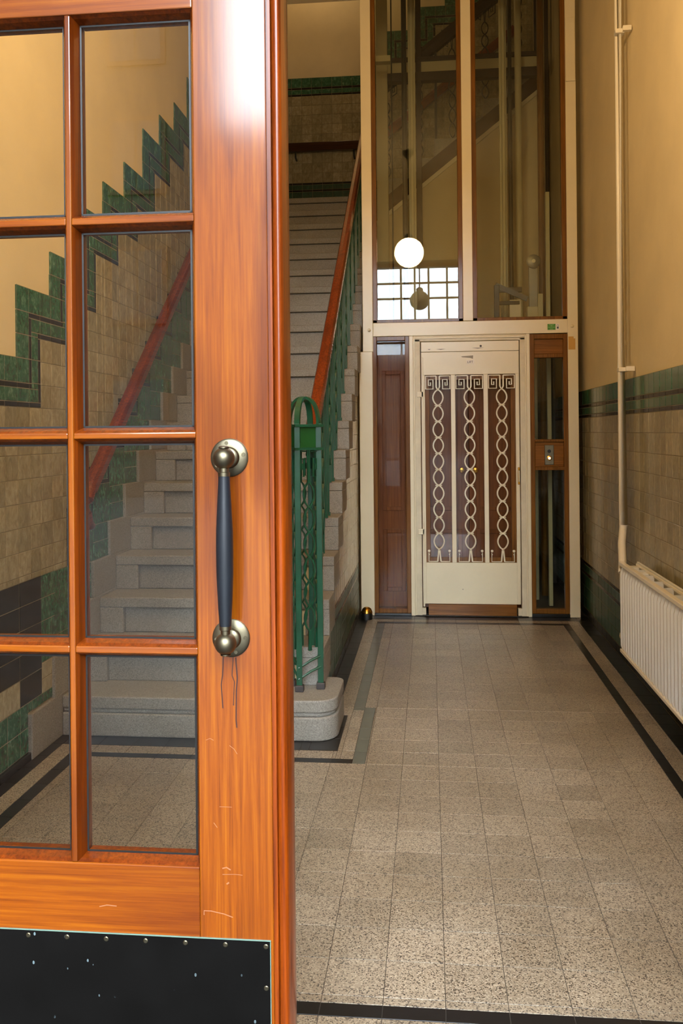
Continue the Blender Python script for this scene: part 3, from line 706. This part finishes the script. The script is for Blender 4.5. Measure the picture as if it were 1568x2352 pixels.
for (xx, zz, ww) in ((.00, 1.962, .012), (.085, 1.962, .034), (.355, 1.966, .045), (.23, .20, .006)): MB().prism([(xx - ww, dy0 - .0048 if zz > 1 else dy0 - .0008, zz), (xx, dy0 - .0048 if zz > 1 else dy0 - .0008, zz - .007), (xx + ww, dy0 - .0048 if zz > 1 else dy0 - .0008, zz + .001)], (0, 0, 0), (0, .0007, 0)).build('paint_chip', 'grey_tape', ld)

# lift car with panelled doors and gear on its roof
cy0 = YL + .17
car = thing('lift_car', (.16, cy0, 0), 'dark wooden lift car with panelled double doors behind the grille', 'lift car')
cp_ = lambda n, m, *b, bevel=.003, parent=None: part(n, m, *b, parent=parent or car, bevel=bevel)
cp_('body', 'mahogany', (-.41, .71, cy0 + .04, 7.95, .02, 2.06)); cp_('roof', 'cream_dirty', (-.42, .72, cy0 + .02, 7.97, 2.06, 2.10))
for s, (a, b) in enumerate(((-.41, -.14), (-.13, .285), (.29, .70))):
    dr = cp_('door' if s else 'side_panel', 'mahogany', (a, b, cy0 + .01, cy0 + .04, .03, 2.05))
    for z0, z1 in ((.15, .62), (.76, 1.82)):
        cp_('moulding', 'mahogany', (a + .08, b - .08, cy0, cy0 + .01, z0, z0 + .03), (a + .08, b - .08, cy0, cy0 + .01, z1 - .03, z1), (a + .05, a + .08, cy0, cy0 + .01, z0, z1), (b - .08, b - .05, cy0, cy0 + .01, z0, z1), parent=dr)
for xx in (.235, .335): MB().lathe([(.010, 0), (.010, -.02), (.02, -.028), (.024, -.042), (.018, -.054), (.002, -.058)], (xx, cy0 + .01, 1.065), 'y', 16).build('knob', 'brass', car, True)
gx, gy = .86, 7.15
gear = cp_('gear_frame', 'black_paint', (.52, .56, gy - .02, gy + .02, 2.10, 2.52), (.52, .74, gy - .015, gy + .015, 2.46, 2.50), (.52, .72, gy - .015, gy + .015, 2.36, 2.39))
MB().tube([(.53, gy, 2.52), (.78, gy - .02, 2.40)], 0, flat=(.015, .02)).build('brace', 'black_paint', gear)
cp_('guide_shoe', 'grey_metal', (.795, .865, gy, gy + .03, 2.34, 2.70)); MB().lathe([(.045, 0), (.055, -.006), (.055, -.02), (.045, -.026)], (.83, gy, 2.70), 'y', 22).build('roller', 'grey_metal', car, True)
MB().lathe([(.015, -.026), (.015, -.034)], (.83, gy, 2.70), 'y', 12).build('roller_hub', 'cream_dirty', car)
cp_('oil_box', 'cream_dirty', (.64, .73, gy - .01, gy + .09, 2.10, 2.40)); cp_('clamp', 'guide_paint', (.78, .90, gy - .02, gy + .06, 2.24, 2.34), (.86, .90, gy - .03, gy + .02, 2.24, 2.44), (.80, .86, gy - .025, gy + .03, 2.16, 2.25))
cp_('roof_box', 'string_brown', (.40, .62, gy - .05, gy + .2, 2.10, 2.24)); cp_('roof_beam', 'guide_paint', (-.40, .70, gy + .25, gy + .33, 2.10, 2.26))

# shaft: rear frame, guide rails, ropes
sh = thing('lift_shaft_frame', (.28, 8.2, 0), 'brown and cream steel frame with guide rails inside the lift shaft', 'lift shaft')
sp = lambda n, m, *b, bevel=.003, parent=None: part(n, m, *b, parent=parent or sh, bevel=bevel)
sp('column', 'guide_paint', (-.465, -.36, 8.16, 8.24, 0, ZT)); sp('column', 'dark_brown', (1.02, 1.10, 8.16, 8.24, 0, ZT))
sp('crossbeam', 'guide_paint', (-.36, 1.02, 8.17, 8.22, 4.66, 4.76)); sp('bracket', 'guide_paint', (-.49, -.30, 7.4, 7.48, 4.46, 4.51))
sp('glazing_bar', 'dark_brown', (-.36, 1.02, 8.15, 8.23, 4.76, 4.80), (-.36, 1.02, 8.15, 8.23, 4.58, 4.66), (-.10, -.05, 8.16, 8.23, 3.0, ZT), (.31, .35, 8.16, 8.23, 3.0, ZT), (.66, .72, 8.16, 8.23, 0, ZT))
for xx in (-.125, .625): sp('guide_rail', 'guide_paint', (xx - .012, xx + .012, 7.36, 7.41, 0, ZT), (xx - .03, xx + .03, 7.41, 7.42, 0, ZT))
for xx, yy, rr, mm in ((-.185, 7.3, .022, 'black_paint'), (-.30, 7.6, .006, 'black_paint'), (.70, 7.6, .018, 'black_paint'), (.93, 7.4, .028, 'oak_v'), (.965, 7.55, .018, 'guide_paint'), (.80, 7.9, .03, 'guide_paint')):
    MB().tube([(xx, yy, .0), (xx, yy, ZT)], rr, 10).build('rope_tube', mm, sh, True)
sp('counterweight_guide', 'guide_paint', (.905, .935, 6.95, 7.0, 0, 3.2), (.83, .86, 7.2, 7.24, 0, 2.2)); sp('pit_wall', 'black_paint', (.735, 1.11, 8.0, 8.04, 0, 2.3))
sp('wall_brace', 'string_brown', (1.06, 1.11, 7.0, 7.06, 0, ZT))

# ------------------------------------------------------------------ brass door stop
ds = thing('door_stop', (-.468, 6.40, 0), 'small black door stop with brass dome at the foot of the lift post', 'door stop')
MB().lathe([(.042, 0), (.042, .03), (.038, .05)], (-.468, 6.40, 0), 'z', 20).build('base', 'black_rubber', ds, True)
MB().lathe([(.041, .045), (.040, .055), (.032, .075), (.018, .086), (.001, .089)], (-.468, 6.40, 0), 'z', 20).build('dome', 'brass', ds, True)

# ------------------------------------------------------------------ radiator and pipes
ra = thing('radiator', (1.04, 4.0, 0), 'white ribbed panel radiator on the right wall', 'radiator')
RX0, RX1, RY0, RY1, RZ0, RZ1 = .985, 1.085, 3.10, 4.77, .19, .665
body = part('front_panel', 'rad_white', (RX0 + .032, RX0 + .040, RY0, RY1, RZ0, RZ1 - .012), parent=ra); part('back_panel', 'rad_white', (RX1 - .012, RX1, RY0, RY1, RZ0, RZ1), parent=ra)
n = 31
for k in range(n):
    y = RY0 + (k + .5) * (RY1 - RY0) / n; w = .0175
    hp = [(RX0 + .034, y - .0135), (RX0 + .004, y - .0110), (RX0 - .003, y - .005), (RX0 - .003, y + .005), (RX0 + .004, y + .0110), (RX0 + .034, y + .0135)]
    m = MB(); zs = ((RZ0 + .012, .010), (RZ0 + .04, 0), (RZ1 - .06, 0), (RZ1 - .024, .010))
    for z, off in zs: m.v += [(min(px + off, RX0 + .034), py, z) for px, py in hp]
    for a in range(3): m.f += [(a * 6 + q, a * 6 + (q + 1) % 6, a * 6 + 6 + (q + 1) % 6, a * 6 + 6 + q) for q in range(6)]
    m.f += [tuple(range(6)), tuple(range(18, 24))]
    m.build('rib', 'rad_white', body, True)
part('top_rail', 'pipe_white', (RX0 - .004, RX0 + .022, RY0, RY1 + .004, RZ1 - .02, RZ1), parent=ra); part('bottom_rail', 'pipe_white', (RX0 - .002, RX0 + .02, RY0, RY1, RZ0, RZ0 + .018), parent=ra)
part('top_rail', 'pipe_white', (RX1 - .03, RX1 - .022, RY0, RY1 - .06, RZ1 - .015, RZ1), parent=ra)
gr = part('grille_bed', 'rad_inner', (RX0 + .041, RX1 - .03, RY0, RY1 - .02, RZ1 - .045, RZ1 - .035), parent=ra)
for k in range(8):
    y = RY1 - .25 - k * .17; bx(RX0 + .022, RX1 - .026, y - .002, y + .002, RZ1 - .04, RZ1 - .006).build('grille_bar', 'rad_white', gr)
for y in (RY1 - .10, RY1 - .30, RY1 - 1.12): part('hanger', 'rad_white', (RX0 + .024, RX0 + .07, y - .035, y + .035, RZ1 - .03, RZ1 - .012), parent=ra)
MB().lathe([(.012, 0), (.014, .012), (.008, .02)], (RX0 + .014, RY1, RZ1 - .03), 'y', 12).build('end_cap', 'cream_paint', ra, True)
MB().sphere((RX0 + .03, RY1 + .02, .27), .03, 14, 8).build('valve', 'cream_paint', ra, True)
pp = thing('heating_pipe', (1.06, 5.0, .6), 'white heating pipe bending out to the radiator end', 'pipe')
px_, py_ = 1.065, 5.03
MB().tube([(px_, py_, ZC + .02), (px_, py_, .83), (px_ - .008, py_ - .005, .80), (px_ - .03, 4.95, .735), (RX0 + .03, 4.84, .66), (RX0 + .02, 4.80, .60)], .021, 12).build('pipe', 'pipe_white', pp, True)
for zz in (1.69, 3.56):
    c = bx(px_ - .026, px_ + .026, py_ - .026, py_ + .026, zz - .012, zz + .012).build('clamp', 'pipe_white', pp, bevel=.004); bx(px_ + .01, XR, py_ - .05, py_ - .026, zz - .01, zz + .016).build('clamp_arm', 'pipe_white', c)
p2 = thing('heating_pipe', (1.085, 5.12, .6), 'thinner white heating pipe just behind the one that bends', 'pipe')
MB().tube([(1.075, 5.14, ZC + .02), (1.075, 5.14, .5)], .014, 10).build('pipe', 'pipe_white', p2, True)
MB().tube([(1.075, 5.14, .5), (1.075, 5.12, .28), (1.06, 4.98, .235), (1.03, 4.81, .235)], .014, 10).build('elbow', 'pipe_white', p2, True)

# ------------------------------------------------------------------ entrance door leaves
DX0, DX1, DZ1 = -.965, -.236, 2.22
def door_leaf(label, n):
    d = thing('door_%d' % n, (DX0, YD, 0), label, None, None, 'structure'); d['category'] = 'door'
    dp = lambda nm, m, *b, bevel=.002, parent=None: part(nm, m, *b, parent=parent or d, bevel=bevel)
    y0, y1 = YD, YD + .05
    cols = [(-.828, -.6135), (-.6035, -.391)]; rows = [(.632, .988), (1.000, 1.352), (1.362, 1.716), (1.728, 2.074)]
    dp('stile', 'door_wood_v', (DX0, cols[0][0], y0, y1, .012, DZ1)); st = dp('stile', 'door_wood_v', (-.391, -.266, y0, y1, .012, DZ1))
    dp('top_rail', 'door_wood_h', (cols[0][0], -.3912, y0 + .0006, y1, 2.074, DZ1)); dp('bottom_rail', 'door_wood_h', (cols[0][0], -.3912, y0 + .0006, y1, .012, .632))
    dp('muntin', 'door_wood_v', (-.6135, -.6035, y0 + .001, y1 - .005, .632, 2.074))
    for a, b in ((.988, 1.0), (1.352, 1.362), (1.716, 1.728)):
        for c in cols: dp('muntin', 'door_wood_h', (c[0], c[1], y0 + .001, y1 - .005, a, b))
    for (a, b) in cols:
        for (z0, z1) in rows:
            m = MB(); s, dd = .009, .021; Y = y0 + .003
            out = [(a, z0), (b, z0), (b, z1), (a, z1)]; inn = [(a + s, z0 + s), (b - s, z0 + s), (b - s, z1 - s), (a + s, z1 - s)]; md = [(a + s * .45, z0 + s * .45), (b - s * .45, z0 + s * .45), (b - s * .45, z1 - s * .45), (a + s * .45, z1 - s * .45)]
            V = [(x, Y, z) for x, z in out] + [(x, Y + .006, z) for x, z in md] + [(x, Y + dd, z) for x, z in inn] + [(x, Y + dd, z) for x, z in out]
            nn = len(m.v); m.v += V
            for q in range(4):
                for L in range(3): m.f.append((L * 4 + q, L * 4 + (q + 1) % 4, L * 4 + 4 + (q + 1) % 4, L * 4 + 4 + q))
                m.f.append((12 + q, 12 + (q + 1) % 4, (q + 1) % 4, q))
            m.build('glazing_bead', 'door_bead', d)
            dp('pane', 'glass_door', (a + .002, b - .002, y0 + .0245, y0 + .0285, z0 + .002, z1 - .002), bevel=0)
            q = MB()
            for bb in ((a + s, a + s + .003, z0 + s, z1 - s), (b - s - .003, b - s, z0 + s, z1 - s), (a + s, b - s, z0 + s, z0 + s + .003), (a + s, b - s, z1 - s - .003, z1 - s)): q.box(bb[0], bb[1], y0 + .0235, y0 + .0245, bb[2], bb[3])
            q.build('putty', 'black_paint', d)
            dp('inner_bead', 'door_bead', (a, a + .01, y0 + .0285, y1 - .005, z0, z1), (b - .01, b, y0 + .0285, y1 - .005, z0, z1), (a + .01, b - .01, y0 + .0285, y1 - .005, z0, z0 + .01), (a + .01, b - .01, y0 + .0285, y1 - .005, z1 - .01, z1))
    prof = [(-.266, y0 + .004), (-.263, y0 + .004), (-.262, y0 - .003), (-.258, y0 - .003), (-.2565, y0 + .002)]
    prof += [(-.2472 + .0092 * math.cos(PI - t), y0 + .002 - .0125 * math.sin(t)) for t in (PI * j / 10 for j in range(1, 11))]
    prof += [(-.236, y0 + .006), (-.236, y1 - .004), (-.266, y1 - .004)]
    MB().prism([(x, y, 0) for x, y in prof], (0, 0, .012), (0, 0, DZ1)).build('astragal', 'door_wood_edge', d, True)
    # pull handle
    ph = None
    hx = -.333
    bar = [(r * 1.1, z) for r, z in [(.0085, 1.292), (.0088, 1.28), (.0105, 1.245), (.0125, 1.20), (.0128, 1.165), (.0125, 1.13), (.0108, 1.085), (.0092, 1.055), (.0088, 1.046)]]
    ph = MB().lathe([(r, z - 1.17) for r, z in bar], (hx, y0 - .042, 1.17), 'z', 18).build('pull_handle', 'black_handle', d, True)
    for zz, s in ((1.319, -1), (1.018, 1)):
        rz = MB().lathe([(.0318, 0), (.0318, -.0025), (.029, -.005), (.018, -.006), (.0175, -.010), (.0155, -.0125), (.0100, -.014), (.0095, -.03)], (hx, y0, zz), 'y', 32).build('rose', 'brass_old', ph, True)
        MB().sphere((hx, y0 - .042, zz), .0178, 22, 14).build('ball', 'brass_old', ph, True)
        MB().lathe([(.0078, 0), (.0078, s * .022), (.0098, s * .023), (.0098, s * .029), (.0088, s * .030)], (hx, y0 - .042, zz), 'z', 18).build('ferrule', 'brass_old', ph, True)
        MB().lathe([(.0085, -s * .0165), (.0085, -s * .0185), (.006, -s * .020)], (hx, y0 - .042, zz), 'z', 16).build('cap', 'brass_old', ph, True)
        for an in (.2, 1.75, 3.7) if s < 0 else (0.05, 3.2, -1.2):
            c = (hx + .0245 * math.cos(an), y0 - .005, zz + .0245 * math.sin(an)); MB().lathe([(.0034, 0), (.003, -.0012)], c, 'y', 10).build('screw', 'screw', ph)
    for pts, ww in (([(-.347, .99), (-.3485, .955), (-.351, .94), (-.3485, .90)], .0016), ([(-.330, .988), (-.3325, .955), (-.3285, .945), (-.3305, .905)], .0013), ([(-.326, .985), (-.3235, .95), (-.3255, .93), (-.3262, .88), (-.325, .868)], .0019)):
        MB().tube([(x, y0 - .0001, z) for x, z in pts], 0, flat=(ww * .6, .0003), up=(0, 1, 0)).build('drip_stain', 'stain_dark', d)
    for pts, ww in (([(-.384, .553), (-.384, .560), (-.372, .560), (-.35, .556), (-.335, .551)], .0012), ([(-.352, .632), (-.345, .634), (-.338, .630)], .0016), ([(-.352, .622), (-.33, .623), (-.318, .622)], .0006), ([(-.345, .606), (-.341, .609)], .002), ([(-.338, .838), (-.33, .832), (-.325, .824)], .0006), ([(-.378, .846), (-.371, .849), (-.365, .846)], .0006), ([(-.565, .559), (-.552, .562), (-.535, .561)], .0012), ([(-.356, .735), (-.335, .735)], .0005), ([(-.366, .708), (-.36, .70)], .0008)):
        MB().tube([(x, y0 - .0001, z) for x, z in pts], 0, flat=(ww * .6, .0003), up=(0, 1, 0)).build('scratch', 'scratch_pale', d)
    kp = dp('kick_plate', 'kick', (DX0 + .02, -.272, y0 - .0022, y0, .02, .5145), bevel=.0005)
    dp('plate_edge', 'verdigris', (DX0 + .02, -.272, y0 - .0024, y0, .5145, .5157), (-.272, -.2708, y0 - .0024, y0, .02, .5157), parent=kp, bevel=0)
    for k in range(10):
        xx = -.279 - k * .0685
        if xx < DX0 + .03: break
        s_ = MB().lathe([(.0042, 0), (.0042, -.0006), (.003, -.0012)], (xx, y0 - .0022, .506), 'y', 12).build('screw', 'screw', kp)
    for zz in (.437, .36, .28, .2, .12): MB().lathe([(.0042, 0), (.0042, -.0006), (.003, -.0012)], (-.279, y0 - .0022, zz), 'y', 12).build('screw', 'screw', kp)
    return d
wood('door_wood_edge', [(.3, srgb(84, 28, 2)), (.6, srgb(140, 60, 4)), (.8, srgb(170, 88, 16))], 2, stain=srgb(58, 20, 8), coat_r=.2)
d1 = door_leaf('closed varnished wooden door leaf with small glass panes and black pull handle', 1)
# second leaf swung outward on the right, outside the view
d2 = copy_tree(d1); d2.name = 'door_2'; d2['label'] = 'open right hand leaf of the varnished entrance door'
d2.location = (.512, YD, 0); d2.rotation_euler = (0, 0, -math.radians(88)); ORG[d2.name] = (.512, YD, 0)

# ------------------------------------------------------------------ front wall with transom window
wf = MB(); OX0, OX1 = -.975, .52
wf.box(XL - .3, OX0 - .06, YD + .02, YI, -.1, ZT).box(OX1 + .06, XR + .3, YD + .02, YI, -.1, ZT).box(OX0 - .06, OX1 + .06, YD + .02, YI, 3.55, ZT)
wall_f = struct(wf.build('wall_front', 'plaster'), 'front wall around the entrance doors')
part('door_frame', 'door_wood_v', (OX0 - .06, OX0 + .005, YD - .01, YD + .12, 0, 3.55), (OX1 - .005, OX1 + .06, YD - .01, YD + .12, 0, 3.55), (OX0, OX1, YD - .01, YD + .12, 2.205, 2.36), (OX0, OX1, YD - .01, YD + .12, 3.5, 3.55), parent=wall_f)
tw = thing('window_1', (-.22, YD + .05, 2.36), 'gridded transom window above the entrance doors', None, None, 'structure')
for xx in (-.72, -.36, -.18, .0, .24): part('muntin', 'lead_paint', (xx - .012, xx + .012, YD + .03, YD + .07, 2.36, 3.5), parent=tw)
for zz in (2.52, 2.80, 3.10, 3.30): part('muntin', 'lead_paint', (OX0, OX1, YD + .035, YD + .065, zz - .012, zz + .012), parent=tw)
part('pane', 'glass_window', (OX0, OX1, YD + .048, YD + .052, 2.36, 3.5), parent=tw, bevel=0)

# ------------------------------------------------------------------ porch and street (behind the camera)
PW = -.6
struct(bx(-2.1, -1.5, PW, YD + .02, -.2, 4.2).build('wall_porch_left', 'porch_brick'), 'brick side wall of the entrance porch on the left')
struct(bx(1.05, 1.65, PW, YD + .02, -.2, 4.2).build('wall_porch_right', 'porch_brick'), 'brick side wall of the entrance porch on the right')
struct(bx(-2.1, 1.65, PW, YD + .02, 4.0, 4.3).build('ceiling_porch', 'porch_white'), 'white ceiling of the entrance porch')
struct(bx(-1.5, 1.05, -2.2, YD - .02, -.12, -.03).build('floor_porch', 'porch_slate'), 'dark slate porch floor outside the entrance doors')
struct(bx(-60, 60, -60, 1.4, -.4, -.12).build('street', 'asphalt'), 'pale street paving outside the entrance')
for nm, x0, x1, y0, h, lab in (('building', -34, -5.3, -17, 15, 'tall dark brick house across the street, left of the entrance axis'), ('building', -5.8, -2.7, -20.8, 9.4, 'narrow low house across the street beside the tall one'),
                                ('building', 3.6, 34, -19, 9, 'wide brown house across the street, right of the entrance axis'), ('building', -12, 12, -48, 5.4, 'distant low row of houses closing the street view')):
    b = thing(nm, ((x0 + x1) / 2, y0, 0), lab, 'building')
    part('wall', 'house_brick' if h > 10 else 'house_white', (x0, x1, y0 - 3, y0, -.3, h), parent=b); part('roof', 'string_brown', (x0 - .05, x1 + .05, y0 - 3.2, y0 + .3, h, h + .25), parent=b)
    x = x0 + 1.5
    while x < x1 - 1.5:
        z = 1.0
        while z < h - 2:
            wn = part('window', 'string_brown', (x - .1, x + 1.3, y0, y0 + .06, z - .1, z + 1.7), parent=b); part('pane', 'window_dark', (x, x + .58, y0 + .06, y0 + .08, z, z + 1.6), (x + .62, x + 1.2, y0 + .06, y0 + .08, z, z + 1.6), parent=wn); z += 3
        x += 2.8

# ------------------------------------------------------------------ lamps
def pendant(loc, r, ztop, label, mat):
    p = thing('pendant_lamp', (loc[0], loc[1], ztop), label, 'lamp'); x, y, z = loc
    MB().sphere((x, y, z), r, 28, 18).build('globe', mat, p, True)
    MB().tube([(x, y, z + r * .9), (x, y, ztop - .02)], .008, 8).build('rod', 'iron_dark', p, True)
    MB().lathe([(.02, 0), (.06, .05), (.065, .09)], (x, y, ztop - .09), 'z', 18).build('canopy', 'iron_dark', p, True)
    MB().lathe([(.05, 0), (.05, .04), (.02, .06)], (x, y, z + r * .93), 'z', 16).build('cap', 'iron_dark', p, True)
    return p
pendant((-.22, 2.9, 3.42), .17, ZC, 'lit white globe pendant lamp of the hall, mirrored in the lift glass', 'globe_lit')
pendant((-1.1, 8.9, 6.6), .15, ZT, 'added globe lamp out of view, fill light for the stair landing', 'globe_fill')  # unseen lamp, added to light the landing and stairwell
pendant((-.13, .3, 3.25), .14, 4.0, 'unlit globe pendant lamp in the entrance porch', 'globe_off')
